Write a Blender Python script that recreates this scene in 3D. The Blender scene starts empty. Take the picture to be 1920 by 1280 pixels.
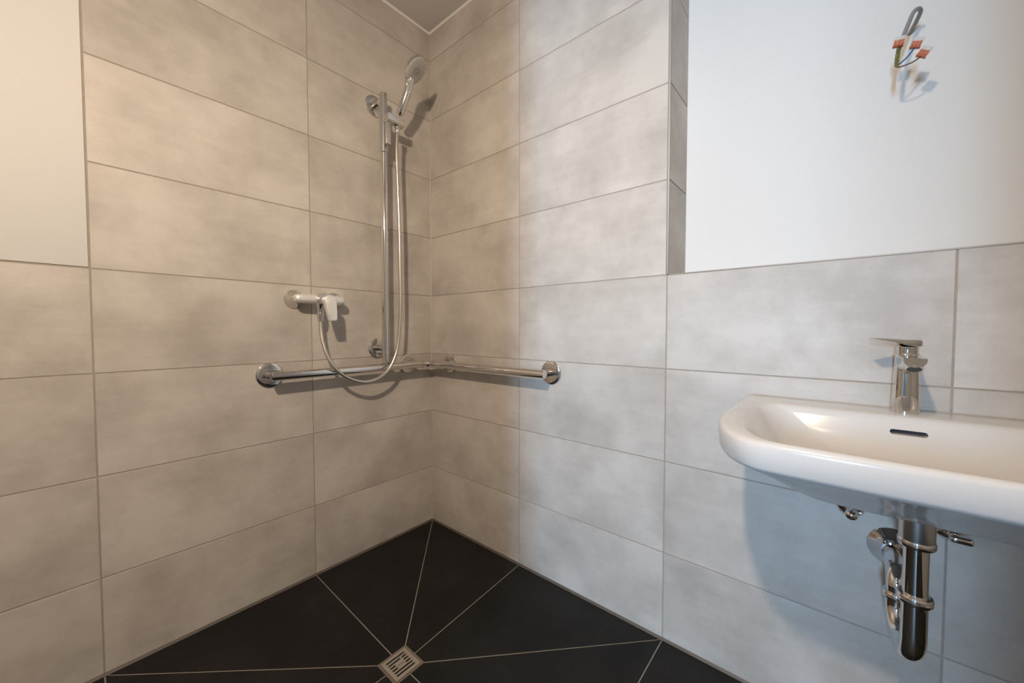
import bpy, bmesh, math, random
from mathutils import Vector, Matrix
random.seed(7)
SC = bpy.context.scene
COL = SC.collection
PI = math.pi

# ------------------------------------------------------------------ camera
cam_data = bpy.data.cameras.new('camera')
cam_data.sensor_width = 36.0
cam_data.lens = 707.53 * 36.0 / 1920.0
cam_data.clip_start = 0.02
cam = bpy.data.objects.new('camera', cam_data)
cam.location = (-1.23882, -1.61029, 1.01648)
cam.rotation_euler = (1.538300, 0.000074, -0.866118)
COL.objects.link(cam)
SC.camera = cam

# ------------------------------------------------------------------ world, lights, exposure
world = bpy.data.worlds.new('world')
SC.world = world
world.use_nodes = True
world.node_tree.nodes['Background'].inputs[0].default_value = (0.55, 0.75, 1.0, 1)
world.node_tree.nodes['Background'].inputs[1].default_value = 0.15

def light(name, kind, loc, energy, color, rot=(0, 0, 0), **kw):
    d = bpy.data.lights.new(name, kind)
    d.energy = energy
    d.color = color
    for k, v in kw.items():
        setattr(d, k, v)
    o = bpy.data.objects.new(name, d)
    o.location = loc
    o.rotation_euler = rot
    COL.objects.link(o)
    return o

# the warm lamp behind the photographer, its cone shaped to fade towards the edges
LAMP = Vector((-1.55, -1.44, 1.96))
light('lamp_fill', 'POINT', LAMP, 19, (1.0, 0.80, 0.60), shadow_soft_size=0.035)  # extra point light added at the lamp for soft fill
light('warm_lamp', 'SPOT', LAMP, 84, (1.0, 0.80, 0.60), rot=(Vector((-0.38, -0.10, 0.60)) - LAMP).to_track_quat('-Z', 'Y').to_euler(),
      shadow_soft_size=0.035, spot_size=math.radians(150), spot_blend=1.0)
# daylight arriving through the hallway window and the open doorway
light('hallway_window_daylight', 'AREA', (-6.30, -1.48, 1.65), 280, (0.46, 0.71, 1.0), rot=(PI/2, 0, -PI/2),
      shape='RECTANGLE', size=0.34, size_y=1.3)

vs = SC.view_settings
vs.view_transform = 'Standard'
vs.look = 'None'
vs.exposure = 0.0
vs.gamma = 1.0
vs.use_curve_mapping = False

# ------------------------------------------------------------------ materials
def mat(name, color, rough=0.5, metal=0.0, **kw):
    m = bpy.data.materials.new(name)
    m.use_nodes = True
    b = m.node_tree.nodes['Principled BSDF']
    b.inputs['Base Color'].default_value = (*color, 1)
    b.inputs['Roughness'].default_value = rough
    b.inputs['Metallic'].default_value = metal
    for k, v in kw.items():
        b.inputs[k].default_value = v
    return m

def N(m, t, **kw):
    n = m.node_tree.nodes.new(t)
    for k, v in kw.items():
        setattr(n, k, v)
    return n

def tile_material(name, dark, light_, spread, rough, bump, tint):
    """cloudy concrete look: broad mottling, brushed streaks, fine grain; each tile is shifted by its own random value"""
    m = mat(name, light_, rough)
    L = m.node_tree.links.new
    b = m.node_tree.nodes['Principled BSDF']
    tc = N(m, 'ShaderNodeTexCoord')
    oi = N(m, 'ShaderNodeObjectInfo')
    mul = N(m, 'ShaderNodeVectorMath', operation='SCALE')
    comb = N(m, 'ShaderNodeCombineXYZ')
    L(oi.outputs['Random'], comb.inputs[0]); L(oi.outputs['Random'], comb.inputs[1]); L(oi.outputs['Random'], comb.inputs[2])
    L(comb.outputs[0], mul.inputs[0]); mul.inputs['Scale'].default_value = 37.0
    add = N(m, 'ShaderNodeVectorMath', operation='ADD')
    L(tc.outputs['Object'], add.inputs[0]); L(mul.outputs[0], add.inputs[1])
    # broad clouds
    n1 = N(m, 'ShaderNodeTexNoise'); n1.inputs['Scale'].default_value = 4.2
    n1.inputs['Detail'].default_value = 7; n1.inputs['Roughness'].default_value = 0.62
    L(add.outputs[0], n1.inputs['Vector'])
    # streaks along the tile
    st = N(m, 'ShaderNodeVectorMath', operation='MULTIPLY'); st.inputs[1].default_value = (7, 42, 42)
    L(add.outputs[0], st.inputs[0])
    n2 = N(m, 'ShaderNodeTexNoise'); n2.inputs['Scale'].default_value = 1.0
    n2.inputs['Detail'].default_value = 5; n2.inputs['Roughness'].default_value = 0.6
    L(st.outputs[0], n2.inputs['Vector'])
    n3 = N(m, 'ShaderNodeTexNoise'); n3.inputs['Scale'].default_value = 260
    n3.inputs['Detail'].default_value = 3
    L(add.outputs[0], n3.inputs['Vector'])
    # clouds * streaks (streaks show mostly inside the clouds)
    r1 = N(m, 'ShaderNodeMapRange'); r1.inputs[1].default_value = 0.36; r1.inputs[2].default_value = 0.66
    L(n1.outputs['Fac'], r1.inputs[0])
    a1 = N(m, 'ShaderNodeMath', operation='MULTIPLY_ADD'); a1.inputs[1].default_value = 0.62; a1.inputs[2].default_value = -0.31
    L(n2.outputs['Fac'], a1.inputs[0])
    a2 = N(m, 'ShaderNodeMath', operation='ADD'); L(r1.outputs[0], a2.inputs[0]); L(a1.outputs[0], a2.inputs[1])
    a3 = N(m, 'ShaderNodeMath', operation='MULTIPLY_ADD'); a3.inputs[1].default_value = 0.35; a3.inputs[2].default_value = -0.175
    L(n3.outputs['Fac'], a3.inputs[0])
    a4 = N(m, 'ShaderNodeMath', operation='ADD', use_clamp=True); L(a2.outputs[0], a4.inputs[0]); L(a3.outputs[0], a4.inputs[1])
    mix = N(m, 'ShaderNodeMix', data_type='RGBA')
    mix.inputs['A'].default_value = (*light_, 1); mix.inputs['B'].default_value = (*dark, 1)
    L(a4.outputs[0], mix.inputs['Factor'])
    # whole-tile tint
    v = N(m, 'ShaderNodeMath', operation='MULTIPLY_ADD'); v.inputs[1].default_value = tint; v.inputs[2].default_value = 1.0 - tint/2
    L(oi.outputs['Random'], v.inputs[0])
    sc = N(m, 'ShaderNodeVectorMath', operation='SCALE')
    L(mix.outputs['Result'], sc.inputs[0]); L(v.outputs[0], sc.inputs['Scale'])
    L(sc.outputs[0], b.inputs['Base Color'])
    rr = N(m, 'ShaderNodeMapRange'); rr.inputs[3].default_value = rough - 0.06; rr.inputs[4].default_value = rough + 0.10
    L(n1.outputs['Fac'], rr.inputs[0]); L(rr.outputs[0], b.inputs['Roughness'])
    bp = N(m, 'ShaderNodeBump'); bp.inputs['Strength'].default_value = bump; bp.inputs['Distance'].default_value = 0.0006
    L(a4.outputs[0], bp.inputs['Height']); L(bp.outputs[0], b.inputs['Normal'])
    return m

def grain_material(name, color, amount, scale, rough, bump=0.1, specks=0.0):
    m = mat(name, color, rough)
    L = m.node_tree.links.new
    b = m.node_tree.nodes['Principled BSDF']
    tc = N(m, 'ShaderNodeTexCoord')
    n = N(m, 'ShaderNodeTexNoise'); n.inputs['Scale'].default_value = scale; n.inputs['Detail'].default_value = 4
    L(tc.outputs['Object'], n.inputs['Vector'])
    r = N(m, 'ShaderNodeMapRange'); r.inputs[3].default_value = 1 - amount; r.inputs[4].default_value = 1 + amount
    L(n.outputs['Fac'], r.inputs[0])
    s = N(m, 'ShaderNodeVectorMath', operation='SCALE'); s.inputs[0].default_value = color
    if specks:
        vo = N(m, 'ShaderNodeTexVoronoi'); vo.inputs['Scale'].default_value = 9.0
        L(tc.outputs['Object'], vo.inputs['Vector'])
        cm = N(m, 'ShaderNodeMapRange'); cm.inputs[1].default_value = 0.018; cm.inputs[2].default_value = 0.034
        cm.inputs[3].default_value = 1 - specks; cm.inputs[4].default_value = 1.0
        L(vo.outputs['Distance'], cm.inputs[0])
        mm = N(m, 'ShaderNodeMath', operation='MULTIPLY'); L(r.outputs[0], mm.inputs[0]); L(cm.outputs[0], mm.inputs[1])
        L(mm.outputs[0], s.inputs['Scale'])
    else:
        L(r.outputs[0], s.inputs['Scale'])
    L(s.outputs[0], b.inputs['Base Color'])
    if bump:
        n2 = N(m, 'ShaderNodeTexNoise'); n2.inputs['Scale'].default_value = 180; n2.inputs['Detail'].default_value = 2
        L(tc.outputs['Object'], n2.inputs['Vector'])
        bp = N(m, 'ShaderNodeBump'); bp.inputs['Strength'].default_value = bump; bp.inputs['Distance'].default_value = 0.0005
        L(n2.outputs['Fac'], bp.inputs['Height']); L(bp.outputs[0], b.inputs['Normal'])
    return m

M = {}
M['tile'] = tile_material('beige_concrete_tile', (0.405, 0.370, 0.335), (0.555, 0.520, 0.480), 1, 0.46, 0.25, 0.07)
M['floor_tile'] = tile_material('anthracite_tile', (0.005, 0.0047, 0.0045), (0.0125, 0.0118, 0.0112), 1, 0.50, 0.25, 0.15)
for m_ in (M['floor_tile'],):
    m_.node_tree.nodes['Principled BSDF'].inputs['Specular IOR Level'].default_value = 0.28
M['grout'] = grain_material('grey_brown_grout', (0.33, 0.29, 0.25), 0.15, 60, 0.85)
M['floor_grout'] = grain_material('light_floor_grout', (0.27, 0.245, 0.215), 0.25, 40, 0.85)
M['rim'] = grain_material('brown_grey_rim', (0.15, 0.125, 0.10), 0.15, 50, 0.7)
M['sealant'] = grain_material('dark_sealant', (0.085, 0.07, 0.058), 0.15, 50, 0.5, 0)
M['corner_sealant'] = grain_material('beige_sealant', (0.42, 0.37, 0.31), 0.1, 50, 0.5, 0)
M['plaster'] = grain_material('white_plaster', (0.68, 0.675, 0.66), 0.02, 3, 0.75, 0.12, specks=0.10)
M['hall'] = mat('hallway_paint', (0.28, 0.27, 0.26), 0.8)
M['far_wall'] = grain_material('pale_wall', (0.78, 0.77, 0.75), 0.05, 4, 0.6)
M['ceiling'] = grain_material('ceiling_paint', (0.62, 0.61, 0.59), 0.02, 3, 0.8, 0.1)
M['white_seal'] = mat('white_seal', (0.82, 0.80, 0.77), 0.5)
M['trim'] = mat('grey_edge_profile', (0.33, 0.305, 0.28), 0.5, 0.2)
M['chrome'] = mat('chrome', (0.70, 0.685, 0.67), 0.06, 1.0)
M['satin'] = mat('satin_chrome', (0.62, 0.60, 0.58), 0.30, 1.0)
M['pale_chrome'] = grain_material('chrome_painted_reflection', (0.84, 0.83, 0.81), 0.16, 45, 0.42, 0.0)  # pale mottled colour stands in for white reflections on chrome
M['pale_chrome'].node_tree.nodes['Principled BSDF'].inputs['Metallic'].default_value = 0.55
M['hose'] = mat('metal_hose', (0.66, 0.62, 0.57), 0.27, 1.0)
M['seam'] = mat('dark_seam', (0.05, 0.045, 0.04), 0.4, 0.6)
M['ceramic'] = mat('white_ceramic', (0.60, 0.585, 0.57), 0.13, 0.0, **{'Specular IOR Level': 0.34})
M['ceramic'].node_tree.nodes['Principled BSDF'].inputs['Coat Weight'].default_value = 0.15
M['ceramic'].node_tree.nodes['Principled BSDF'].inputs['Coat Roughness'].default_value = 0.04
M['face'] = mat('pale_grey_spray_face', (0.58, 0.56, 0.53), 0.35)
M['nozzle'] = mat('grey_rubber_nozzle', (0.14, 0.13, 0.12), 0.6)
M['steel'] = mat('brushed_steel', (0.55, 0.50, 0.45), 0.42, 0.75)
M['dark'] = mat('painted_cavity_shade', (0.012, 0.010, 0.009), 0.7)  # near-black colour stands in for shade below the drain slots
M['aerator'] = mat('grey_aerator_mesh', (0.05, 0.055, 0.06), 0.5, 0.3)
M['sheath'] = mat('grey_cable_sheath', (0.24, 0.245, 0.25), 0.45)
M['blue'] = mat('blue_wire', (0.02, 0.07, 0.25), 0.45)
M['brown'] = mat('brown_wire', (0.12, 0.05, 0.035), 0.45)
M['green'] = mat('green_yellow_wire', (0.14, 0.17, 0.05), 0.45)
L_ = M['green'].node_tree.links.new
_w = N(M['green'], 'ShaderNodeTexWave'); _w.inputs['Scale'].default_value = 90; _w.inputs['Distortion'].default_value = 1
_t = N(M['green'], 'ShaderNodeTexCoord'); L_(_t.outputs['Object'], _w.inputs['Vector'])
_r = N(M['green'], 'ShaderNodeValToRGB'); _r.color_ramp.elements[0].color = (0.09, 0.11, 0.035, 1); _r.color_ramp.elements[1].color = (0.20, 0.19, 0.06, 1)
L_(_w.outputs['Fac'], _r.inputs[0]); L_(_r.outputs[0], M['green'].node_tree.nodes['Principled BSDF'].inputs['Base Color'])
M['orange'] = mat('orange_plastic', (0.45, 0.105, 0.035), 0.4)
M['clear'] = mat('clear_plastic', (0.75, 0.74, 0.72), 0.2, 0.0, **{'Transmission Weight': 0.45, 'IOR': 1.3})

# ------------------------------------------------------------------ mesh helpers
def link(name, bm, material, parent=None, smooth=True, angle=35, kind=None, label=None):
    me = bpy.data.meshes.new(name)
    bmesh.ops.recalc_face_normals(bm, faces=bm.faces)
    bm.to_mesh(me); bm.free()
    me.materials.append(material)
    if smooth:
        for p in me.polygons: p.use_smooth = True
        me.set_sharp_from_angle(angle=math.radians(angle))
    o = bpy.data.objects.new(name, me)
    COL.objects.link(o)
    if parent is not None:
        o.parent = parent
        o.matrix_parent_inverse = world_of(parent).inverted()
    if kind: o['kind'] = kind
    if label: o['label'] = label
    return o

def world_of(o):
    m = Matrix.LocRotScale(o.location, o.rotation_euler, o.scale)
    if o.parent is not None:
        m = world_of(o.parent) @ o.matrix_parent_inverse @ m
    return m

def thing(name, label, cat, loc, group=None):
    o = bpy.data.objects.new(name, None)
    o.empty_display_size = 0.05
    o.location = loc
    o['label'] = label; o['category'] = cat
    if group: o['group'] = group
    COL.objects.link(o)
    return o

def add_box(bm, lo, hi, bevel=0.0, seg=2, mx=None):
    lo = Vector(lo); hi = Vector(hi)
    r = bmesh.ops.create_cube(bm, size=1.0)
    vs_ = r['verts']
    c = (lo + hi) / 2; s = hi - lo
    for v in vs_:
        v.co = Vector((v.co.x*s.x, v.co.y*s.y, v.co.z*s.z)) + c
    if bevel:
        es = list({e for v in vs_ for e in v.link_edges})
        rb = bmesh.ops.bevel(bm, geom=es, offset=bevel, segments=seg, affect='EDGES', profile=0.5)
        vs_ = list({v for f in rb['faces'] for v in f.verts} | {v for v in vs_ if v.is_valid})
    if mx is not None:
        for v in vs_: v.co = mx @ v.co
    return vs_

def add_loft(bm, rings, cap0=True, cap1=True, closed=True):
    vr = [[bm.verts.new(p) for p in r] for r in rings]
    n = len(vr[0])
    for a, b in zip(vr[:-1], vr[1:]):
        for i in range(n if closed else n - 1):
            j = (i + 1) % n
            try: bm.faces.new((a[i], a[j], b[j], b[i]))
            except ValueError: pass
    if cap0: bm.faces.new(vr[0][::-1])
    if cap1: bm.faces.new(vr[-1])
    return vr

def frame_for(d):
    d = Vector(d).normalized()
    u = d.orthogonal().normalized()
    return u, d.cross(u)

def add_lathe(bm, profile, origin, axis, seg=48, cap0=True, cap1=True):
    """profile: (radius, distance along axis)"""
    o = Vector(origin); a = Vector(axis).normalized()
    u, w = frame_for(a)
    rings = []
    for r, h in profile:
        r = max(r, 1e-5)
        rings.append([o + a*h + (u*math.cos(t) + w*math.sin(t))*r for t in [2*PI*i/seg for i in range(seg)]])
    add_loft(bm, rings, cap0, cap1)

def smooth_path(pts, n=8):
    """centripetal Catmull-Rom through the points"""
    P = [Vector(p) for p in pts]
    P = [P[0]*2 - P[1]] + P + [P[-1]*2 - P[-2]]
    out = []
    for i in range(1, len(P) - 2):
        p0, p1, p2, p3 = P[i-1], P[i], P[i+1], P[i+2]
        for k in range(n):
            t = k / n
            out.append(0.5*((2*p1) + (p2 - p0)*t + (2*p0 - 5*p1 + 4*p2 - p3)*t*t + (3*p1 - p0 - 3*p2 + p3)*t**3))
    out.append(P[-2])
    return out

def add_tube(bm, path, radius, seg=24, caps=True):
    path = [Vector(p) for p in path]
    rad = radius if isinstance(radius, (list, tuple)) else [radius]*len(path)
    tang = []
    for i in range(len(path)):
        a = path[max(i-1, 0)]; b = path[min(i+1, len(path)-1)]
        tang.append((b - a).normalized())
    u, w = frame_for(tang[0])
    rings = []
    for i, p in enumerate(path):
        if i:
            q = tang[i-1].rotation_difference(tang[i])
            u = (q @ u)
            u = (u - tang[i]*u.dot(tang[i])).normalized()
        w = tang[i].cross(u)
        rings.append([p + (u*math.cos(t) + w*math.sin(t))*rad[i] for t in [2*PI*k/seg for k in range(seg)]])
    add_loft(bm, rings, caps, caps)

def arc(center, r, a0, a1, e1, e2, n=12):
    c = Vector(center); e1 = Vector(e1); e2 = Vector(e2)
    return [c + e1*(r*math.cos(a0 + (a1-a0)*i/n)) + e2*(r*math.sin(a0 + (a1-a0)*i/n)) for i in range(n+1)]

# ------------------------------------------------------------------ the room shell
ZC = 2.532          # ceiling
X_DOOR = -2.40      # wall with the doorway
Y_FRONT = -2.75
D = 0.0012          # tile proud of the grout bed
J = 0.00175         # half joint
ROW = [0.0] + [0.2891 + 0.3*i for i in range(8)] + [ZC]
AX = [0.0, -0.598, -1.194, -1.791, -2.40]
BY = [0.0, -0.597, -1.2045, -1.810, -2.412, Y_FRONT]
NICHE = 0.18        # depth of the recess over the half-height wall
LEDGE = 1.1905

def struct(name, bm, m, **kw):
    return link(name, bm, m, None, kind='structure', **kw)

bm = bmesh.new()
add_box(bm, (X_DOOR - 0.15, D, -0.12), (0.35, 0.15, ZC + 0.1))
wall_back = struct('wall_back', bm, M['grout'], smooth=False)

bm = bmesh.new()
add_box(bm, (D, BY[2] - D + 0.0, -0.12), (NICHE + 0.17, D, ZC + 0.1))                     # full-height shower part
add_box(bm, (D, Y_FRONT, -0.12), (NICHE + 0.17, BY[2] - D, LEDGE - 0.004))               # half-height pre-wall
wall_right = struct('wall_right', bm, M['grout'], smooth=False)
bm = bmesh.new()
add_box(bm, (NICHE, Y_FRONT, LEDGE - 0.004), (NICHE + 0.17, BY[2] - D, ZC + 0.1))
link('plaster_panel', bm, M['plaster'], wall_right, smooth=False, label='white painted plaster over the half-height tiled wall')

DO = (-0.947, -1.71, 2.25)    # doorway y-range and head
bm = bmesh.new()
add_box(bm, (X_DOOR - 0.15, DO[0], -0.12), (X_DOOR, D, ZC + 0.1))
add_box(bm, (X_DOOR - 0.15, Y_FRONT - 0.15, -0.12), (X_DOOR, DO[1], ZC + 0.1))
add_box(bm, (X_DOOR - 0.15, DO[1], DO[2]), (X_DOOR, DO[0], ZC + 0.1))
wall_left = struct('wall_left', bm, M['far_wall'], smooth=False)
bm = bmesh.new()
add_box(bm, (X_DOOR - 0.15, Y_FRONT - 0.15, -0.12), (NICHE + 0.17, Y_FRONT, ZC + 0.1))
wall_front = struct('wall_front', bm, M['far_wall'], smooth=False)
bm = bmesh.new()
add_box(bm, (X_DOOR - 0.15, Y_FRONT - 0.15, ZC), (NICHE + 0.17, 0.15, ZC + 0.1))
ceiling = struct('ceiling', bm, M['ceiling'], smooth=False)

# hallway beyond the doorway, ending in the window that lets the daylight in
HX = -6.25
bm = bmesh.new()
add_box(bm, (HX, -3.0, -0.14), (X_DOOR - 0.15, -0.2, -0.005))
add_box(bm, (HX, -0.2, -0.14), (X_DOOR - 0.15, -0.1, 2.7))
add_box(bm, (HX, -3.1, -0.14), (X_DOOR - 0.15, -3.0, 2.7))
add_box(bm, (HX, -3.1, 2.7), (X_DOOR - 0.15, -0.1, 2.8))
add_box(bm, (HX - 0.02, -3.1, -0.14), (HX, -1.74, 2.8))
add_box(bm, (HX - 0.02, -1.22, -0.14), (HX, -0.1, 2.8))
add_box(bm, (HX - 0.02, -1.74, -0.14), (HX, -1.22, 1.06))
add_box(bm, (HX - 0.02, -1.74, 2.44), (HX, -1.22, 2.8))
add_box(bm, (-4.40, -3.0, -0.14), (-4.30, -1.62, 2.7))  # unseen wall stub, added to dim the daylight towards the basin
struct('wall_hallway', bm, M['hall'], smooth=False)

# ------------------------------------------------------------------ wall tiles, each its own piece
tile_meshes = {}
def tile_mesh(w, h, t):
    k = (round(w, 4), round(h, 4), round(t, 4))
    if k not in tile_meshes:
        b = bmesh.new()
        # local: x along, y thickness (0 = face, +t = back), z up
        w2, h2, c = w/2, h/2, 0.0007
        r0 = [(-w2, t, -h2), (w2, t, -h2), (w2, t, h2), (-w2, t, h2)]
        r1 = [(-w2, c, -h2), (w2, c, -h2), (w2, c, h2), (-w2, c, h2)]
        r2 = [(-w2+c, 0, -h2+c), (w2-c, 0, -h2+c), (w2-c, 0, h2-c), (-w2+c, 0, h2-c)]
        add_loft(b, [r0, r1, r2])
        bmesh.ops.recalc_face_normals(b, faces=b.faces)
        me = bpy.data.meshes.new('tile'); b.to_mesh(me); b.free()
        me.materials.append(M['tile'])
        tile_meshes[k] = me
    return tile_meshes[k]

def tile(parent, c, w, h, rotz, t=D):
    o = bpy.data.objects.new('tile', tile_mesh(w, h, t))
    o.location = c; o.rotation_euler = (0, 0, rotz)
    COL.objects.link(o); o.parent = parent
    return o

def rows(upto):
    for a, b in zip(ROW[:-1], ROW[1:]):
        if b <= upto + 1e-4:
            yield a + (J if a > 0 else 0.004), b - (J if b < ZC else 0.003)

for ci in range(len(AX) - 1):
    x1, x0 = AX[ci], AX[ci+1]
    hi = ZC if ci < 2 else 1.1891
    for z0, z1 in rows(hi):
        xa, xb = x0 + J, x1 - (J if ci else 0.0015)
        tile(wall_back, ((xa+xb)/2, 0, (z0+z1)/2), xb-xa, z1-z0, 0)
for ci in range(len(BY) - 1):
    y1, y0 = BY[ci], BY[ci+1]
    hi = ZC if ci < 2 else 1.1891
    for z0, z1 in rows(hi):
        ya, yb = y0 + (J if z1 < 1.2 or ci != 1 else 0.0045), y1 - (J if ci else 0.0015)
        tile(wall_right, (0, (ya+yb)/2, (z0+z1)/2), yb-ya, z1-z0, -PI/2)
# reveal (jamb) of the recess, tiled, facing the basin side
for z0, z1 in rows(ZC):
    if z0 > 1.18:
        tile(wall_right, ((0.004 + NICHE)/2, BY[2] - D - 0.002, (z0+z1)/2), NICHE - 0.006, z1-z0, 0)
# ledge tiles
for ci in range(2, len(BY) - 1):
    y1, y0 = BY[ci], BY[ci+1]
    bm = bmesh.new()
    add_box(bm, (0.004, y0 + J, LEDGE - 0.004), (NICHE - 0.001, y1 - (J if ci > 2 else 0.006), LEDGE + 0.0005), 0.0007, 1)
    link('tile', bm, M['tile'], wall_right, smooth=False)
# white plaster beside the shower tiles on the back wall
bm = bmesh.new()
add_box(bm, (X_DOOR, -0.0015, 1.1925), (-1.1970, D, ZC), 0.0012, 2)
link('plaster_panel', bm, M['plaster'], wall_back, label='white painted plaster above the half-height tiles')

# profiles, sealant beads
bm = bmesh.new()
add_box(bm, (-0.0004, BY[2] - D - 0.0022, LEDGE + 0.001), (0.0036, BY[2] + 0.0036, ZC), 0.0008, 2)
struct('trim_1', bm, M['trim'])
bm = bmesh.new()
add_box(bm, (-0.0004, Y_FRONT, 1.1876), (0.0036, BY[2] - D - 0.0025, LEDGE + 0.0010), 0.0006, 2)
struct('trim_2', bm, M['trim'])
def bead(name, a, b, n1, n2, s, m):
    """triangular sealant bead from a to b; n1, n2 point from the inner edge along the two faces"""
    bm = bmesh.new()
    a, b, n1, n2 = map(Vector, (a, b, n1, n2))
    rings = [[p, p + n1*s, p + (n1+n2)*s*0.36, p + n2*s] for p in (a, b)]
    add_loft(bm, rings)
    return struct(name, bm, m)
bead('trim_3', (X_DOOR, 0, ZC), (0, 0, ZC), (0, -1, 0), (0, 0, -1), 0.007, M['white_seal'])
bead('trim_4', (0, 0, ZC), (0, BY[2], ZC), (-1, 0, 0), (0, 0, -1), 0.007, M['white_seal'])
bead('trim_5', (0, 0, 0.004), (0, 0, ZC - 0.005), (-1, 0, 0), (0, -1, 0), 0.004, M['corner_sealant'])
bead('baseboard_back', (X_DOOR, 0, -0.001), (0, 0, -0.001), (0, -1, 0), (0, 0, 1), 0.008, M['sealant'])
bead('baseboard_right', (0, 0, -0.001), (0, Y_FRONT, -0.001), (-1, 0, 0), (0, 0, 1), 0.008, M['sealant'])

# ------------------------------------------------------------------ floor: envelope-cut shower tiles falling to the drain
DC = Vector((-0.600, -0.617, -0.014))
DH = 0.051
SX, SY = -1.194, -1.2045
c00 = (0, 0, 0); cA = (-0.598, 0, 0); cB = (0, -0.597, 0); cA2 = (SX, 0, 0); cB2 = (0, SY, 0)
cC = (SX, SY, 0); cL = (SX, -0.60, 0); cF = (-0.598, SY, 0)
dz = DC.z
def dp(sx, sy): return (DC.x + sx*DH, DC.y + sy*DH, dz)
wedges = [
    [c00, cA, dp(0, 1), dp(1, 1)], [cA, cA2, dp(-1, 1), dp(0, 1)],
    [cA2, cL, dp(-1, 0), dp(-1, 1)], [cL, cC, dp(-1, -1), dp(-1, 0)],
    [cC, cF, dp(0, -1), dp(-1, -1)], [cF, cB2, dp(1, -1), dp(0, -1)],
    [cB2, cB, dp(1, 0), dp(1, -1)], [cB, c00, dp(1, 1), dp(1, 0)],
]
outer = []
xs = [0.0, -0.598, SX, -1.79, X_DOOR]; ys = [SY, -1.805, -2.405, Y_FRONT]
for i in range(4):
    for j in range(3):
        outer.append([(xs[i], ys[j], 0), (xs[i+1], ys[j], 0), (xs[i+1], ys[j+1], 0), (xs[i], ys[j+1], 0)])
for i in (2, 3):
    for ya, yb in ((0, -0.60), (-0.60, SY)):
        outer.append([(xs[i], ya, 0), (xs[i+1], ya, 0), (xs[i+1], yb, 0), (xs[i], yb, 0)])
polys = wedges + outer
def orient(p):
    a = sum(p[i][0]*p[(i+1) % len(p)][1] - p[(i+1) % len(p)][0]*p[i][1] for i in range(len(p)))
    return p if a > 0 else p[::-1]
polys = [orient(p) for p in polys]
bm = bmesh.new()
for p in polys:
    top = [bm.verts.new((x, y, z - 0.0012)) for x, y, z in p]
    bot = [bm.verts.new((x, y, -0.12)) for x, y, z in p]
    bm.faces.new(top); bm.faces.new(bot[::-1])
    for i in range(len(p)):
        j = (i+1) % len(p)
        bm.faces.new((top[j], top[i], bot[i], bot[j]))
floor = bpy.data.objects.new('floor', bpy.data.meshes.new('floor'))
bm.to_mesh(floor.data); bm.free(); floor.data.materials.append(M['floor_grout'])
COL.objects.link(floor); floor['kind'] = 'structure'

def inset(poly, offs):
    n = len(poly); out = []
    P = [Vector(p).to_2d() for p in poly]
    lines = []
    for i in range(n):
        a, b = P[i], P[(i+1) % n]
        d = (b-a).normalized(); nn = Vector((-d.y, d.x))
        lines.append((a + nn*offs[i], d))
    for i in range(n):
        (p, d), (q, e) = lines[i-1], lines[i]
        den = d.x*e.y - d.y*e.x
        t = ((q.x-p.x)*e.y - (q.y-p.y)*e.x)/den
        out.append(p + d*t)
    return out
for p in polys:
    sl = []
    n = len(p)
    for i in range(n):
        a, b = p[i], p[(i+1) % n]
        on_wall = (abs(a[1]) < 1e-6 and abs(b[1]) < 1e-6) or (abs(a[0]) < 1e-6 and abs(b[0]) < 1e-6)
        at_drain = a[2] < -0.01 and b[2] < -0.01
        sl.append(0.0055 if on_wall else (0.0005 if at_drain else 0.0017))
    q = inset(p, sl)
    pa, pb, pc = Vector(p[0]), Vector(p[1]), Vector(p[2])
    nrm = (pb-pa).cross(pc-pa).normalized()
    def zat(v): return pa.z - (nrm.x*(v.x-pa.x) + nrm.y*(v.y-pa.y))/nrm.z
    bm = bmesh.new()
    q2 = inset([(v.x, v.y, 0) for v in q], [0.0006]*n)
    rings = [[(v.x, v.y, zat(v) - 0.0012) for v in q], [(v.x, v.y, zat(v) - 0.0005) for v in q], [(v.x, v.y, zat(v)) for v in q2]]
    add_loft(bm, rings)
    link('floor_tile', bm, M['floor_tile'], floor, smooth=False)

# ------------------------------------------------------------------ floor drain
t = thing('floor_drain', 'small square slotted metal drain set in the black shower floor', 'drain', (DC.x, DC.y, dz))
bm = bmesh.new()
f0, f1 = DH - 0.0008, 0.0435
for a, b in (((-f0, f1), (f0, f0)), ((-f0, -f0), (f0, -f1)), ((-f0, -f1), (-f1, f1)), ((f1, -f1), (f0, f1))):
    add_box(bm, (DC.x+a[0], DC.y+a[1], dz-0.012), (DC.x+b[0], DC.y+b[1], dz-0.0005))
link('drain_frame', bm, M['rim'], t, smooth=False, label='brownish recessed rim around the grate')
bm = bmesh.new()
p0 = 0.0425
def plate(u0, u1, v0, v1, z0=-0.0018, z1=0.0006):
    """u along +x (0..1), v along -y (0..1)"""
    add_box(bm, (DC.x - p0 + 2*p0*u0, DC.y + p0 - 2*p0*v1, dz + z0), (DC.x - p0 + 2*p0*u1, DC.y + p0 - 2*p0*v0, dz + z1))
slots = [(0.143, [(.13, .87)]), (.282, [(.13, .63), (.68, .87)]), (.420, [(.13, .34), (.67, .87)]),
         (.559, [(.13, .34), (.67, .87)]), (.698, [(.13, .87)]), (.837, [(.13, .87)])]
hw = 0.036
v = 0.0
for vc, ss in slots:
    plate(0, 1, v, vc - hw)
    u = 0.0
    for a, b in ss:
        plate(u, a, vc - hw, vc + hw); u = b
    plate(u, 1, vc - hw, vc + hw)
    v = vc + hw
plate(0, 1, v, 1)
link('grate', bm, M['steel'], t, smooth=False)
bm = bmesh.new()
add_box(bm, (DC.x - 0.043, DC.y - 0.043, dz - 0.05), (DC.x + 0.043, DC.y + 0.043, dz - 0.03))
link('drain_cup', bm, M['dark'], t, smooth=False)
bm = bmesh.new()
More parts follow.
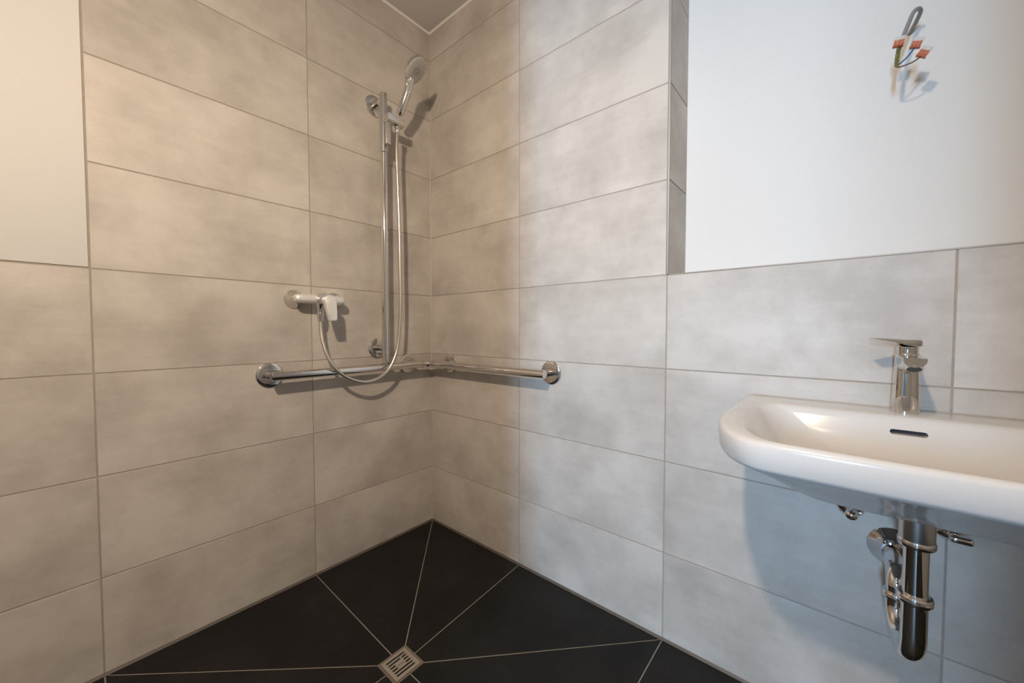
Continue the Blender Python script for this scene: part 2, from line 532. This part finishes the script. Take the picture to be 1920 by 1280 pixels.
add_box(bm, (DC.x - 0.013, DC.y - 0.001, dz + 0.0005), (DC.x + 0.013, DC.y + 0.0005, dz + 0.0010))
link('engraved_line', bm, M['sealant'], t, smooth=False)

# ------------------------------------------------------------------ grab rail with vertical shower rail
RB = 0.0165          # tube radius
ZR = 0.8445          # height of the grab bars
OFF = 0.07           # distance of the tubes from the wall
XV = -0.3085         # vertical rail
t = thing('grab_rail', 'chrome corner grab rail with vertical shower rail fixed to the beige shower tiles', 'grab rail', (XV, 0, ZR))
def flange(pos, axis):
    bm = bmesh.new()
    add_lathe(bm, [(0.046, 0.0), (0.0465, 0.003), (0.0455, 0.006), (0.043, 0.0078), (0.036, 0.009), (0.018, 0.0095)], pos, axis, 56)
    f = link('wall_flange', bm, M['chrome'], t)
    bm = bmesh.new()
    p = Vector(pos); a = Vector(axis)
    add_tube(bm, [p + a*0.009, p + a*(OFF)], 0.0135, 32)
    link('post', bm, M['chrome'], f)
    return f
XA0 = -0.7690; YB0 = -0.7790
flange((-0.7525, 0, ZR), (0, -1, 0)); flange((-0.152, 0, ZR + 0.002), (0, -1, 0))
flange((0, -0.7625, ZR), (-1, 0, 0)); flange((0, -0.153, ZR + 0.002), (-1, 0, 0))
flange((XV - 0.002, 0, 0.930), (0, -1, 0)); flange((XV - 0.004, 0, 2.0275), (0, -1, 0))
def tube_obj(name, path, r, caps=True, m='chrome', par=None, seg=32):
    bm = bmesh.new(); add_tube(bm, path, r, seg, caps)
    return link(name, bm, M[m], par or t)
E0 = 0.112
def bar_path(a, b):
    a, b = Vector(a), Vector(b)
    d = (b-a).normalized()
    return [a, a + d*0.0015, b - d*0.0015, b]
tube_obj('grab_bar', bar_path((XA0, -OFF, ZR), (-E0 - 0.001, -OFF, ZR)), [RB - 0.0012, RB, RB, RB])
tube_obj('grab_bar', bar_path((-OFF, YB0, ZR), (-OFF, -E0 - 0.001, ZR)), [RB - 0.0012, RB, RB, RB])
R_ = E0 - OFF - 0.006
elbow = [Vector((-E0, -OFF, ZR))] + arc((-OFF - R_, -OFF - R_, ZR), R_, PI/2, 0, (1, 0, 0), (0, 1, 0), 14) + [Vector((-OFF, -E0, ZR))]
tube_obj('corner_elbow', elbow, RB)
tube_obj('joint_ring', [(-E0 - 0.0012, -OFF, ZR), (-E0 + 0.0002, -OFF, ZR)], RB + 0.0003, m='seam')
tube_obj('joint_ring', [(-OFF, -E0 - 0.0012, ZR), (-OFF, -E0 + 0.0002, ZR)], RB + 0.0003, m='seam')
tube_obj('joint_ring', [(XV - 0.026, -OFF, ZR), (XV - 0.0245, -OFF, ZR)], RB + 0.0003, m='seam')
tube_obj('vertical_rail', [(XV, -OFF, ZR + 0.012), (XV, -OFF, 2.0575), (XV, -OFF, 2.059)], [RB, RB, RB - 0.0014])
tube_obj('joint_ring', [(XV, -OFF, ZR + RB + 0.001), (XV, -OFF, ZR + RB + 0.0025)], RB + 0.0003, m='seam')
# slider with its clamp lever and the arm that carries the hand shower
bm = bmesh.new()
ZS0, ZS1 = 1.800, 1.957
add_lathe(bm, [(0.0175, 0), (0.0205, 0.001), (0.0205, 0.010), (0.0195, 0.011), (0.0195, ZS1-ZS0-0.002), (0.0180, ZS1-ZS0)], (XV, -OFF, ZS0), (0, 0, 1), 40)
slider = link('slider', bm, M['chrome'], t)
bm = bmesh.new()
add_box(bm, (XV - 0.0125, -0.114, 1.826), (XV + 0.0105, -0.098, 1.950), 0.0025, 3)
link('clamp_lever', bm, M['satin'], slider)
bm = bmesh.new()
sec = []
for xx in (XV - 0.014, XV - 0.012, -0.240, -0.2375):
    e = 0.0 if xx in (XV - 0.012, -0.240) else 0.002
    ring = []
    w, top, bot, r = 0.020 - e, 1.952 - e, 1.917 + e, 0.017
    cy = -0.112
    ring += [(xx, cy - w, top), (xx, cy + w, top)]
    for k in range(9):
        a = PI*k/8
        ring.append((xx, cy + w*math.cos(a), bot + 0.016 - 0.016*math.sin(a)))
    sec.append(ring)
add_loft(bm, sec)
link('holder_arm', bm, M['chrome'], slider, angle=25)

# ------------------------------------------------------------------ hand shower
HB = Vector((-0.2655, -0.1215, 1.951)); HN = Vector((-0.2330, -0.160, 2.100)); HC = Vector((-0.2430, -0.215, 2.134))
hd = (HC - HB).normalized()
nface = Vector((0.40, -0.60, -0.69)).normalized()
t = thing('hand_shower', 'chrome hand shower with round pale grey spray face parked in the rail holder', 'hand shower', HB)
bm = bmesh.new()
b0 = HB - hd*0.004
prof = [(0.0085, 0.011), (0.0100, 0.0125), (0.0110, 0.017), (0.0148, 0.022), (0.0162, 0.026), (0.0165, 0.06), (0.0162, 0.10), (0.0150, 0.130), (0.0135, 0.150), (0.0125, 0.168)]
add_lathe(bm, prof, HB, hd, 36)
link('handle', bm, M['chrome'], t)
side = hd.cross(nface).normalized()
vface = nface.cross(side).normalized()      # in the face, towards the tip
bm = bmesh.new()
# head: a flat disc, chrome back, running into the handle
RH = 0.0545
prof = [(0.0, -0.016), (0.020, -0.0155), (0.040, -0.013), (0.051, -0.009), (0.0560, -0.003), (0.0575, 0.004), (0.0567, 0.0085), (0.0545, 0.0095)]
add_lathe(bm, prof, HC, nface, 56)
link('head_shell', bm, M['chrome'], t)
bm = bmesh.new()
add_lathe(bm, [(0.0543, 0.008), (0.0540, 0.0102), (0.052, 0.0108), (0.0001, 0.0112)], HC, nface, 56)
face = link('spray_face', bm, M['face'], t)
# neck: chrome shell blending the disc into the handle, pale grey insert on its front
def neck_frame(s):
    """centre, forward normal at distance s below the face centre"""
    f = max(0.0, min(1.0, (s - 0.035)/0.055)); f = f*f*(3 - 2*f)
    c = (HC - vface*s)*(1 - f) + (HC - hd*s)*f
    fw = (nface*(1 - f) + (nface - hd*nface.dot(hd)).normalized()*f).normalized()
    return c, fw
bm = bmesh.new()
rings = []
for s, w, fr, bk in ((0.030, 0.034, 0.0085, 0.012), (0.042, 0.0290, 0.0088, 0.0135), (0.053, 0.0225, 0.0100, 0.0145), (0.066, 0.0180, 0.0115, 0.0155), (0.080, 0.0160, 0.0135, 0.0160), (0.100, 0.0158, 0.0155, 0.0162)):
    c, fw = neck_frame(s)
    rings.append([c + side*(w*math.cos(a)) + fw*((fr if math.sin(a) > 0 else bk)*math.sin(a)) for a in [2*PI*i/28 for i in range(28)]])
add_loft(bm, rings)
link('neck_shell', bm, M['chrome'], t)
bm = bmesh.new()
rings = []
for s, w, fr in ((0.040, 0.0230, 0.0108), (0.050, 0.0180, 0.0112), (0.062, 0.0140, 0.0128), (0.080, 0.0118, 0.0150), (0.096, 0.0112, 0.0170)):
    c, fw = neck_frame(s)
    rings.append([c + side*(w*math.cos(a)) + fw*(fr*0.55 + (fr*0.45 + 0.0006)*math.sin(a)) for a in [PI*i/12 for i in range(13)]])
add_loft(bm, rings)
link('neck_insert', bm, M['face'], t)
# nozzles: small cones in spiral rows
nm = bmesh.new()
add_lathe(nm, [(0.0019, 0), (0.0015, 0.0014), (0.0001, 0.0018)], (0, 0, 0), (0, 0, 1), 8)
nme = bpy.data.meshes.new('nozzle'); nm.to_mesh(nme); nm.free(); nme.materials.append(M['nozzle'])
u_, w_ = vface, side
rot = Matrix((side, vface, nface)).transposed()
if rot.determinant() < 0: rot = Matrix((-side, vface, nface)).transposed()
for ring in range(6):
    rr = 0.0140 + ring*0.0066
    n = 18
    for k in range(n):
        a = 2*PI*k/n + ring*0.16
        o = bpy.data.objects.new('nozzle', nme)
        p = HC + nface*0.0105 + u_*(rr*math.cos(a)) + w_*(rr*math.sin(a))
        o.matrix_world = Matrix.Translation(p) @ rot.to_4x4()
        COL.objects.link(o)
        o.parent = face
        o.matrix_parent_inverse = world_of(face).inverted()
bm = bmesh.new()
cr = []
for rr, hh in ((0.0085, 0.0105), (0.0085, 0.0122), (0.0070, 0.0122), (0.0070, 0.0105)):
    cr.append([HC + nface*hh + (u_*math.cos(a) + w_*math.sin(a))*rr for a in [2*PI*i/28 for i in range(28)]])
add_loft(bm, cr, False, False)
link('centre_ring', bm, M['nozzle'], face)

# ------------------------------------------------------------------ shower mixer
MX, MZ = -0.586, 1.1345
t = thing('shower_mixer', 'chrome single-lever shower mixer, pale lever hanging down, on the back wall tiles', 'shower mixer', (MX, 0, MZ))
for xx in (-0.6635, -0.5085):
    bm = bmesh.new()
    add_lathe(bm, [(0.0365, 0), (0.0368, 0.003), (0.0355, 0.006), (0.026, 0.022), (0.0195, 0.034), (0.0185, 0.044)], (xx, 0, MZ), (0, -1, 0), 44)
    link('rosette', bm, M['chrome'], t)
bm = bmesh.new()
rings = []
for xx, s in ((-0.683, 0.30), (-0.682, 0.55), (-0.678, 0.80), (-0.670, 0.95), (-0.655, 1.0), (-0.62, 1.02), (-0.586, 1.05), (-0.552, 1.02), (-0.520, 1.0), (-0.504, 0.95), (-0.496, 0.80), (-0.492, 0.55), (-0.491, 0.30)):
    ring = []
    for k in range(32):
        a = 2*PI*k/32
        ca, sa = math.cos(a), math.sin(a)
        ex = 0.75
        ring.append((xx, -0.056 + 0.0185*s*abs(ca)**ex*(1 if ca > 0 else -1), MZ + 0.0175*s*abs(sa)**ex*(1 if sa > 0 else -1)))
    rings.append(ring)
add_loft(bm, rings)
link('body', bm, M['pale_chrome'], t, label='chrome bar of the mixer, white reflections put into its colour')
bm = bmesh.new()
add_lathe(bm, [(0.0235, 0.0), (0.0235, 0.016), (0.0222, 0.018), (0.0222, 0.020), (0.0232, 0.022), (0.0225, 0.044), (0.020, 0.048)], (MX, -0.060, MZ), (0, -1, 0), 40)
link('cartridge_housing', bm, M['chrome'], t)
# lever: rounded on top, slimmer and chopped at the tip
bm = bmesh.new()
outl = [(0.0235*math.cos(PI*k/16), 0.0200*math.sin(PI*k/16)) for k in range(17)]
outl += [(-0.0228, -0.012), (-0.0205, -0.030), (-0.0165, -0.055), (-0.0130, -0.076), (-0.0110, -0.081), (0.0150, -0.081), (0.0172, -0.076), (0.0195, -0.055), (0.0220, -0.030), (0.0235, -0.012)]
LT = Matrix.Translation((MX + 0.011, -0.108, MZ - 0.006)) @ Matrix.Rotation(math.radians(-5), 4, 'X') @ Matrix.Rotation(math.radians(-4), 4, 'Y')
def lev(s, y): return [LT @ Vector((x*s + (1-s)*0.0, y, z*s - (1-s)*0.03)) for x, z in outl]
add_loft(bm, [lev(0.93, 0.004), lev(1.0, 0.002), lev(1.0, -0.010), lev(0.985, -0.0125), lev(0.93, -0.014)])
link('lever', bm, M['pale_chrome'], t, label='flat tapering lever, coloured pale for its white reflections')
bm = bmesh.new()
add_lathe(bm, [(0.021, 0.0), (0.0195, 0.010), (0.0150, 0.022), (0.0135, 0.034), (0.0130, 0.040)], (MX, -0.056, MZ - 0.010), (0, 0, -1), 32)
link('outlet', bm, M['chrome'], t)

# ------------------------------------------------------------------ shower hose
HP = [(-0.5862, -0.055, 1.0781), (-0.587, -0.056, 1.0526), (-0.5873, -0.06, 1.0102), (-0.5852, -0.068, 0.9679), (-0.5755, -0.082, 0.915),
      (-0.552, -0.098, 0.8611), (-0.5131, -0.106, 0.8238), (-0.4648, -0.108, 0.8015), (-0.4177, -0.108, 0.7943), (-0.368, -0.108, 0.8054),
      (-0.3223, -0.11, 0.8367), (-0.2896, -0.11, 0.8894), (-0.2696, -0.11, 0.9609), (-0.2603, -0.11, 1.0577), (-0.2561, -0.11, 1.1788),
      (-0.2576, -0.11, 1.299), (-0.26, -0.112, 1.4419), (-0.2652, -0.114, 1.5829), (-0.2710, -0.116, 1.7213), (-0.2745, -0.118, 1.8122), (-0.2722, -0.1192, 1.880), (-0.2708, -0.1197, 1.908)]
t = thing('shower_hose', 'slim metal shower hose looping from the mixer up to the rail holder', 'hose', HP[0])
path = smooth_path(HP, 14)
bm = bmesh.new()
add_tube(bm, path, 0.0071, 16)
link('hose', bm, M['hose'], t)
bm = bmesh.new()
add_lathe(bm, [(0.0135, 0.0), (0.0140, 0.002), (0.0135, 0.016), (0.0118, 0.026), (0.0118, 0.034), (0.0095, 0.036)], (-0.5862, -0.056, 1.0835), (0, 0.0, -1), 24)
link('hose_nut', bm, M['chrome'], t)
bm = bmesh.new()
add_lathe(bm, [(0.0082, -0.030), (0.0092, -0.028), (0.0108, -0.004), (0.0108, -0.002)], (-0.2705, -0.1197, 1.9145), (0, 0, 1), 24)
link('hose_nut', bm, M['chrome'], t)

# ------------------------------------------------------------------ washbasin
YC = -1.7335
def outline(bx, fx, hw, rfx, rb, z, bulge=0.0, n=16, rfy=None):
    """D-shaped ring: back edge at x=bx, front at x=fx, half width hw, elliptical front corners rfx by rfy, small back corners rb"""
    pts = []
    rfy = rfy or rfx*0.46
    rb = min(rb, hw*0.9); rfy = min(rfy, hw*0.95); rfx = min(rfx, abs(bx-fx) - rb - 0.005)
    def corner(cx, cy, rx, ry, a0, a1):
        for k in range(n):
            a = a0 + (a1-a0)*k/(n-1)
            pts.append((cx + rx*math.cos(a), cy + ry*math.sin(a), z))
    def edge(p, q, m):
        for k in range(1, m):
            f = k/m
            pts.append((p[0]*(1-f) + q[0]*f, p[1]*(1-f) + q[1]*f, z))
    y0, y1 = YC + hw, YC - hw
    corner(bx - rb, y0 - rb, rb, rb, 0, PI/2)
    edge((bx - rb, y0), (fx + rfx, y0), 6)
    corner(fx + rfx, y0 - rfy, rfx, rfy, PI/2, PI)
    edge((fx, y0 - rfy), (fx, y1 + rfy), 10)
    corner(fx + rfx, y1 + rfy, rfx, rfy, PI, 3*PI/2)
    edge((fx + rfx, y1), (bx - rb, y1), 6)
    corner(bx - rb, y1 + rb, rb, rb, 3*PI/2, 2*PI)
    edge((bx, y1 + rb), (bx, y0 - rb), 16)
    if bulge:
        pts = [(x - bulge*(1 - ((y-YC)/hw)**2)*max(0, min(1, (bx - x)/(bx - fx)))**3, y, zz) for x, y, zz in pts]
    return [Vector(p) for p in pts]
ZB = 0.8352
rings = [
    outline(-0.0005, -0.30, 0.150, 0.13, 0.010, ZB - 0.142, rfy=.10),
    outline(-0.0005, -0.345, 0.195, 0.15, 0.010, ZB - 0.137, rfy=.11),
    outline(-0.0005, -0.385, 0.222, 0.17, 0.011, ZB - 0.122, rfy=.11),
    outline(-0.0005, -0.440, 0.252, 0.19, 0.011, ZB - 0.090, rfy=.105),
    outline(-0.0005, -0.487, 0.283, 0.205, 0.012, ZB - 0.064, rfy=.10),
    outline(-0.0005, -0.5005, 0.2935, 0.21, 0.012, ZB - 0.0555, .006, rfy=.10),
    outline(-0.0005, -0.5110, 0.3010, 0.215, 0.012, ZB - 0.0500, .007, rfy=.10),
    outline(-0.0005, -0.5150, 0.3040, 0.22, 0.012, ZB - 0.0430, .008, rfy=.10),
    outline(-0.0005, -0.5165, 0.3055, 0.22, 0.012, ZB - 0.0200, .008, rfy=.10),
    outline(-0.0005, -0.5165, 0.3055, 0.22, 0.012, ZB - 0.0090, .008, rfy=.10),
    outline(-0.0010, -0.5150, 0.3040, 0.22, 0.012, ZB - 0.0040, .008, rfy=.10),
    outline(-0.0025, -0.5110, 0.3005, 0.217, 0.011, ZB - 0.0008, .008, rfy=.10),
    outline(-0.0060, -0.5060, 0.2955, 0.214, 0.010, ZB, .008, rfy=.10),
    outline(-0.108, -0.5030, 0.280, 0.205, 0.045, ZB - 0.0003, .008, rfy=.10),
    outline(-0.114, -0.4990, 0.270, 0.20, 0.048, ZB - 0.0020, .008, rfy=.10),
    outline(-0.119, -0.4950, 0.261, 0.195, 0.052, ZB - 0.0065, .008, rfy=.10),
    outline(-0.125, -0.488, 0.248, 0.19, 0.058, ZB - 0.018, .007, rfy=.10),
    outline(-0.134, -0.474, 0.231, 0.18, 0.066, ZB - 0.042, .005, rfy=.10),
    outline(-0.148, -0.450, 0.206, 0.16, 0.075, ZB - 0.070, .003, rfy=.10),
    outline(-0.170, -0.415, 0.170, 0.12, 0.085, ZB - 0.092, 0, rfy=.09),
    outline(-0.200, -0.370, 0.118, 0.075, 0.07, ZB - 0.104, 0, rfy=.065),
    outline(-0.235, -0.325, 0.055, 0.035, 0.035, ZB - 0.108, 0, rfy=.035),
    outline(-0.262, -0.298, 0.020, 0.010, 0.012, ZB - 0.109, 0, rfy=.012),
]
t = thing('washbasin', 'white ceramic wall-hung washbasin fixed to the right wall', 'washbasin', (0, YC, 0.70))
bm = bmesh.new()
add_loft(bm, rings)
basin = link('basin_bowl', bm, M['ceramic'], t, angle=60)
# overflow opening cut into the back of the bowl
bm = bmesh.new()
sec = []
oz, oh, ow = 0.8035, 0.0050, 0.0275
for xx in (-0.16, -0.045):
    ring = []
    for k in range(9):
        a = -PI/2 + PI*k/8
        ring.append((xx, YC + 0.001 + (ow - oh) + oh*math.cos(a), oz + oh*math.sin(a)))
    for k in range(9):
        a = PI/2 + PI*k/8
        ring.append((xx, YC + 0.001 - (ow - oh) + oh*math.cos(a), oz + oh*math.sin(a)))
    sec.append(ring)
add_loft(bm, sec)
cutter = link('cutter', bm, M['ceramic'], None, smooth=False)
md = basin.modifiers.new('overflow', 'BOOLEAN'); md.object = cutter; md.operation = 'DIFFERENCE'; md.solver = 'EXACT'
dg = bpy.context.evaluated_depsgraph_get()
nmesh = bpy.data.meshes.new_from_object(basin.evaluated_get(dg))
basin.modifiers.clear()
basin.data = nmesh
for p in nmesh.polygons: p.use_smooth = True
nmesh.set_sharp_from_angle(angle=math.radians(50))
bpy.data.objects.remove(cutter)
bm = bmesh.new()
add_lathe(bm, [(0.031, 0.0), (0.0315, 0.002), (0.028, 0.0045), (0.012, 0.0065), (0.0005, 0.007)], (-0.28, YC, ZB - 0.1090), (0, 0, 1), 36)
link('waste_plug', bm, M['chrome'], t)
bm = bmesh.new()
add_box(bm, (-0.0045, YC - 0.298, ZB - 0.006), (-0.0002, YC + 0.298, ZB + 0.0006), 0.001, 2)
link('wall_joint', bm, M['corner_sealant'], t, label='thin beige sealant joint between basin and tiles')

# ------------------------------------------------------------------ basin tap
TX = -0.064; TZ = ZB - 0.0002
t = thing('basin_tap', 'chrome single-lever tap standing on the back of the washbasin', 'tap', (TX, YC, TZ))
def rsec(cx, cy, hx, hy, z, n=40, p=0.62, flat=False):
    out = []
    for k in range(n):
        a = 2*PI*k/n
        ca, sa = math.cos(a), math.sin(a)
        ex = p if not flat else p
        out.append((cx + hx*math.copysign(abs(ca)**ex, ca), cy + hy*math.copysign(abs(sa)**ex, sa), z))
    return out
bm = bmesh.new()
add_loft(bm, [rsec(TX, YC, 0.0225, 0.0215, TZ, p=.8), rsec(TX, YC, 0.0228, 0.0220, TZ + 0.002, p=.8), rsec(TX, YC, 0.0222, 0.0212, TZ + 0.04, p=.8),
              rsec(TX, YC, 0.0210, 0.0200, TZ + 0.08, p=.8), rsec(TX, YC, 0.0200, 0.0190, TZ + 0.118, p=.8), rsec(TX, YC, 0.0200, 0.0190, TZ + 0.1275, p=.8), rsec(TX, YC, 0.0190, 0.0180, TZ + 0.129, p=.8)])
body = link('tap_body', bm, M['chrome'], t)
# spout: flat on top, rounded trough below
bm = bmesh.new()
sec = []
for xx, w, top, bot in ((TX + 0.012, 0.0180, 0.1270, 0.082), (TX - 0.020, 0.0180, 0.1268, 0.086), (TX - 0.045, 0.0178, 0.1264, 0.093), (TX - 0.075, 0.0174, 0.1258, 0.1005), (TX - 0.105, 0.0170, 0.1250, 0.1055), (TX - 0.1095, 0.0165, 0.1245, 0.1075)):
    ring = [(xx, YC + w, TZ + top - 0.001), (xx, YC + w - 0.001, TZ + top), (xx, YC - w + 0.001, TZ + top), (xx, YC - w, TZ + top - 0.001)]
    h = top - 0.001 - bot
    for k in range(1, 12):
        a = PI*k/12
        ring.append((xx, YC - w*math.cos(a)*(1 if True else 0), TZ + top - 0.001 - h*(math.sin(a)**0.7)))
    sec.append(ring)
add_loft(bm, sec)
spout = link('spout', bm, M['chrome'], t, angle=30)
bm = bmesh.new()
ax = Vector((-0.62, 0, -1)).normalized()
ao = Vector((TX - 0.094, YC, TZ + 0.1115))
add_lathe(bm, [(0.0125, 0.0), (0.0132, 0.003), (0.0132, 0.0095), (0.0115, 0.0105)], ao, ax, 32)
aer = link('aerator', bm, M['chrome'], t)
bm = bmesh.new()
add_lathe(bm, [(0.0110, 0.0100), (0.0108, 0.0109), (0.0001, 0.0112)], ao, ax, 32)
link('aerator_screen', bm, M['aerator'], aer)
bm = bmesh.new()
add_lathe(bm, [(0.0172, 0.1285), (0.0176, 0.130), (0.0176, 0.144)], (TX, YC, TZ), (0, 0, 1), 36)
link('lever_neck', bm, M['chrome'], t)
# lever: round cap that runs out into a thin blade, turned to the shower side
bm = bmesh.new()
ld = Vector((-0.45, 0.89, 0)).normalized(); lp = Vector((-ld.y, ld.x, 0))
sec = []
for s, w, top, bot in ((-0.0195, 0.008, 0.1590, 0.144), (-0.0175, 0.014, 0.1595, 0.1432), (-0.006, 0.0192, 0.1598, 0.1430), (0.008, 0.0190, 0.1600, 0.1445), (0.018, 0.0170, 0.1604, 0.1490), (0.030, 0.0150, 0.1610, 0.1535), (0.046, 0.0135, 0.1618, 0.1568), (0.060, 0.0122, 0.1626, 0.1592), (0.063, 0.0108, 0.1624, 0.1600)):
    c = Vector((TX, YC, TZ)) + ld*s
    ring = []
    for k in range(24):
        a = 2*PI*k/24
        ca, sa = math.cos(a), math.sin(a)
        mid, hh = (top+bot)/2, (top-bot)/2
        ring.append(c + lp*(w*math.copysign(abs(ca)**0.6, ca)) + Vector((0, 0, mid + hh*math.copysign(abs(sa)**0.35, sa))))
    sec.append(ring)
add_loft(bm, sec)
link('lever', bm, M['chrome'], t)

# ------------------------------------------------------------------ drain trap under the basin
FX, LX = -0.242, -0.132
FY, LY = -1.735, -1.7225
t = thing('drain_trap', 'chrome tubular drain trap hanging under the washbasin', 'drain trap', (FX, FY, 0.38))
bm = bmesh.new()
add_lathe(bm, [(0.0235, 0.0), (0.0240, 0.002), (0.0240, 0.058), (0.0240, 0.0605)], (FX, FY, 0.632), (0, 0, 1), 40)
link('tailpiece', bm, M['satin'], t, label='wide brushed tailpiece below the basin')
ZQ = 0.452; RQ = (LX - FX)/2
def q(x, z):
    f = (x - FX)/(LX - FX)
    return Vector((x, FY + (LY - FY)*f, z))
down = [q(FX, 0.634), q(FX, 0.56), q(FX, 0.48)]
cx = (FX + LX)/2
ub = [q(cx + RQ*math.cos(a), ZQ + RQ*math.sin(a)) for a in [PI + PI*k/18 for k in range(19)]]
tube_obj('inlet_pipe', [q(FX, 0.634), q(FX, 0.50), q(FX, 0.49)], 0.0172, par=t)
tube_obj('u_bend', [q(FX, 0.525), q(FX, 0.50)] + ub + [q(LX, 0.462)], 0.0180, par=t)
ZO = 0.506; RE = 0.030
el = [q(LX, 0.450), q(LX, ZO - RE)] + [Vector((LX + RE - RE*math.cos(a), LY, ZO - RE + RE*math.sin(a))) for a in [PI/2*k/10 for k in range(1, 11)]] + [Vector((-0.006, LY - 0.002, ZO))]
tube_obj('outlet_pipe', el, 0.0165, par=t)
def nut(c, r, h, name='slip_nut'):
    bm = bmesh.new()
    add_lathe(bm, [(r - 0.006, 0), (r - 0.0015, 0.0005), (r, 0.003), (r, h*0.42), (r - 0.0012, h*0.5), (r, h*0.58), (r, h - 0.003), (r - 0.0015, h - 0.0005), (r - 0.006, h)], c, (0, 0, 1), 40)
    link(name, bm, M['chrome'], t)
nut(q(FX, 0.620), 0.0255, 0.014)
nut(q(FX, 0.515), 0.0245, 0.016)
nut(q(LX, 0.456), 0.0225, 0.014)
bm = bmesh.new()
add_lathe(bm, [(0.0445, 0.0), (0.0450, 0.002), (0.0435, 0.004), (0.034, 0.014), (0.026, 0.027), (0.0235, 0.033), (0.0195, 0.0335), (0.0185, 0.026)], (0, LY - 0.005, ZO), (-1, 0, 0), 48)
link('wall_rosette', bm, M['chrome'], t)

# ------------------------------------------------------------------ angle valves
def valve(y, label, turned):
    t = thing('angle_valve', label, 'valve', (0, y, 0.582), 'angle valves under the washbasin')
    bm = bmesh.new()
    add_lathe(bm, [(0.0270, 0), (0.0272, 0.002), (0.0255, 0.005), (0.016, 0.011), (0.0115, 0.013)], (0, y, 0.582), (-1, 0, 0), 36)
    link('rosette', bm, M['chrome'], t)
    bm = bmesh.new()
    add_lathe(bm, [(0.0095, 0.010), (0.0100, 0.012), (0.0100, 0.038), (0.0085, 0.040)], (0, y, 0.582), (-1, 0, 0), 28)
    link('valve_body', bm, M['chrome'], t)
    bm = bmesh.new()
    if turned:
        add_box(bm, (-0.066, y - 0.023, 0.5745), (-0.040, y + 0.010, 0.5895), 0.0055, 3)
    else:
        add_lathe(bm, [(0.006, 0.036), (0.0105, 0.040), (0.0118, 0.046), (0.0118, 0.058), (0.0105, 0.064), (0.006, 0.068), (0.0005, 0.069)], (0, y, 0.581), (-1, 0, 0), 28)
    link('valve_handle', bm, M['chrome'], t)
    bm = bmesh.new()
    add_lathe(bm, [(0.0085, 0.0), (0.0095, 0.002), (0.0095, 0.014), (0.0055, 0.018), (0.0052, 0.105)], (-0.027, y, 0.588), (0, 0, 1), 24)
    link('supply_pipe', bm, M['chrome'], t)
valve(-1.6525, 'chrome angle valve with round knob on the shower side of the drain trap', False)
valve(-1.8145, 'chrome angle valve with turned oval handle beyond the drain trap', True)

# ------------------------------------------------------------------ loose lamp cable with wire connectors
t = thing('lamp_cable', 'grey electric cable with loose wires looping out of the white wall above the basin', 'cable', (NICHE, -1.738, 1.768))
def wire(name, pts, r, m, lab=None):
    bm = bmesh.new(); add_tube(bm, smooth_path(pts, 8), r, 14)
    o = link(name, bm, M[m], t)
    if lab: o['label'] = lab
    return o
wire('sheath', [(0.1815, -1.7437, 1.7736), (0.163, -1.7492, 1.7794), (0.14, -1.7546, 1.7861), (0.12, -1.7558, 1.7871), (0.107, -1.7507, 1.7879), (0.1, -1.7421, 1.7793), (0.088, -1.7327, 1.7494), (0.075, -1.7232, 1.7153)], 0.0044, 'sheath')
wire('earth_wire', [(0.0755, -1.7235, 1.7150), (0.068, -1.7205, 1.6958), (0.055, -1.7158, 1.6711), (0.045, -1.7128, 1.6395), (0.043, -1.7100, 1.6380), (0.048, -1.7105, 1.6560), (0.052, -1.7135, 1.6820)], 0.0023, 'green', 'green and yellow wire folded back on itself')
wire('blue_wire', [(0.0745, -1.7215, 1.7140), (0.064, -1.7175, 1.6900), (0.053, -1.7135, 1.6650), (0.046, -1.7125, 1.6420), (0.045, -1.7160, 1.6400), (0.046, -1.7225, 1.6455), (0.048, -1.7299, 1.6529), (0.05, -1.7367, 1.6629), (0.05, -1.7417, 1.6703)], 0.0015, 'blue', 'blue wire')
wire('brown_wire', [(0.0735, -1.7200, 1.7130), (0.062, -1.7160, 1.6850), (0.050, -1.7115, 1.6560), (0.0445, -1.7115, 1.6385), (0.0445, -1.7150, 1.6335), (0.045, -1.724, 1.6332), (0.045, -1.7369, 1.6348), (0.047, -1.7463, 1.64), (0.05, -1.7520, 1.6459)], 0.0015, 'brown', 'brown wire')
def connector(c, tip, lab):
    """three-way lever connector: clear housing towards the tip, orange levers towards the wire end"""
    c = Vector(c); tip = Vector(tip)
    up = (tip - c).normalized()
    out = Vector((-1, 0, 0)); out = (out - up*out.dot(up)).normalized()
    sd = up.cross(out).normalized()
    mx = Matrix((sd, up, out)).transposed().to_4x4(); mx.translation = c
    bm = bmesh.new()
    add_box(bm, (-0.0090, -0.0095, -0.0040), (0.0090, 0.0105, 0.0040), 0.0008, 1, mx)
    h = link('wire_connector', bm, M['clear'], t, smooth=False, label=lab)
    bm = bmesh.new()
    add_box(bm, (-0.0094, -0.0115, -0.0044), (0.0094, -0.0085, 0.0055), 0.0006, 1, mx)
    link('connector_base', bm, M['orange'], h, smooth=False)
    for k in (-1, 0, 1):
        bm = bmesh.new()
        add_box(bm, (k*0.0060 - 0.0025, -0.0085, 0.0040), (k*0.0060 + 0.0025, 0.0015, 0.0062), 0.0005, 1, mx)
        link('lever', bm, M['orange'], h, smooth=False)
connector((0.049, -1.7150, 1.6945), (0.049, -1.7172, 1.7060), 'clear connector with orange levers on the earth wire')
connector((0.05, -1.7445, 1.6785), (0.05, -1.7480, 1.6877), 'clear connector with orange levers on the blue wire')
connector((0.05, -1.7570, 1.6525), (0.05, -1.7628, 1.6605), 'clear connector with orange levers on the brown wire')
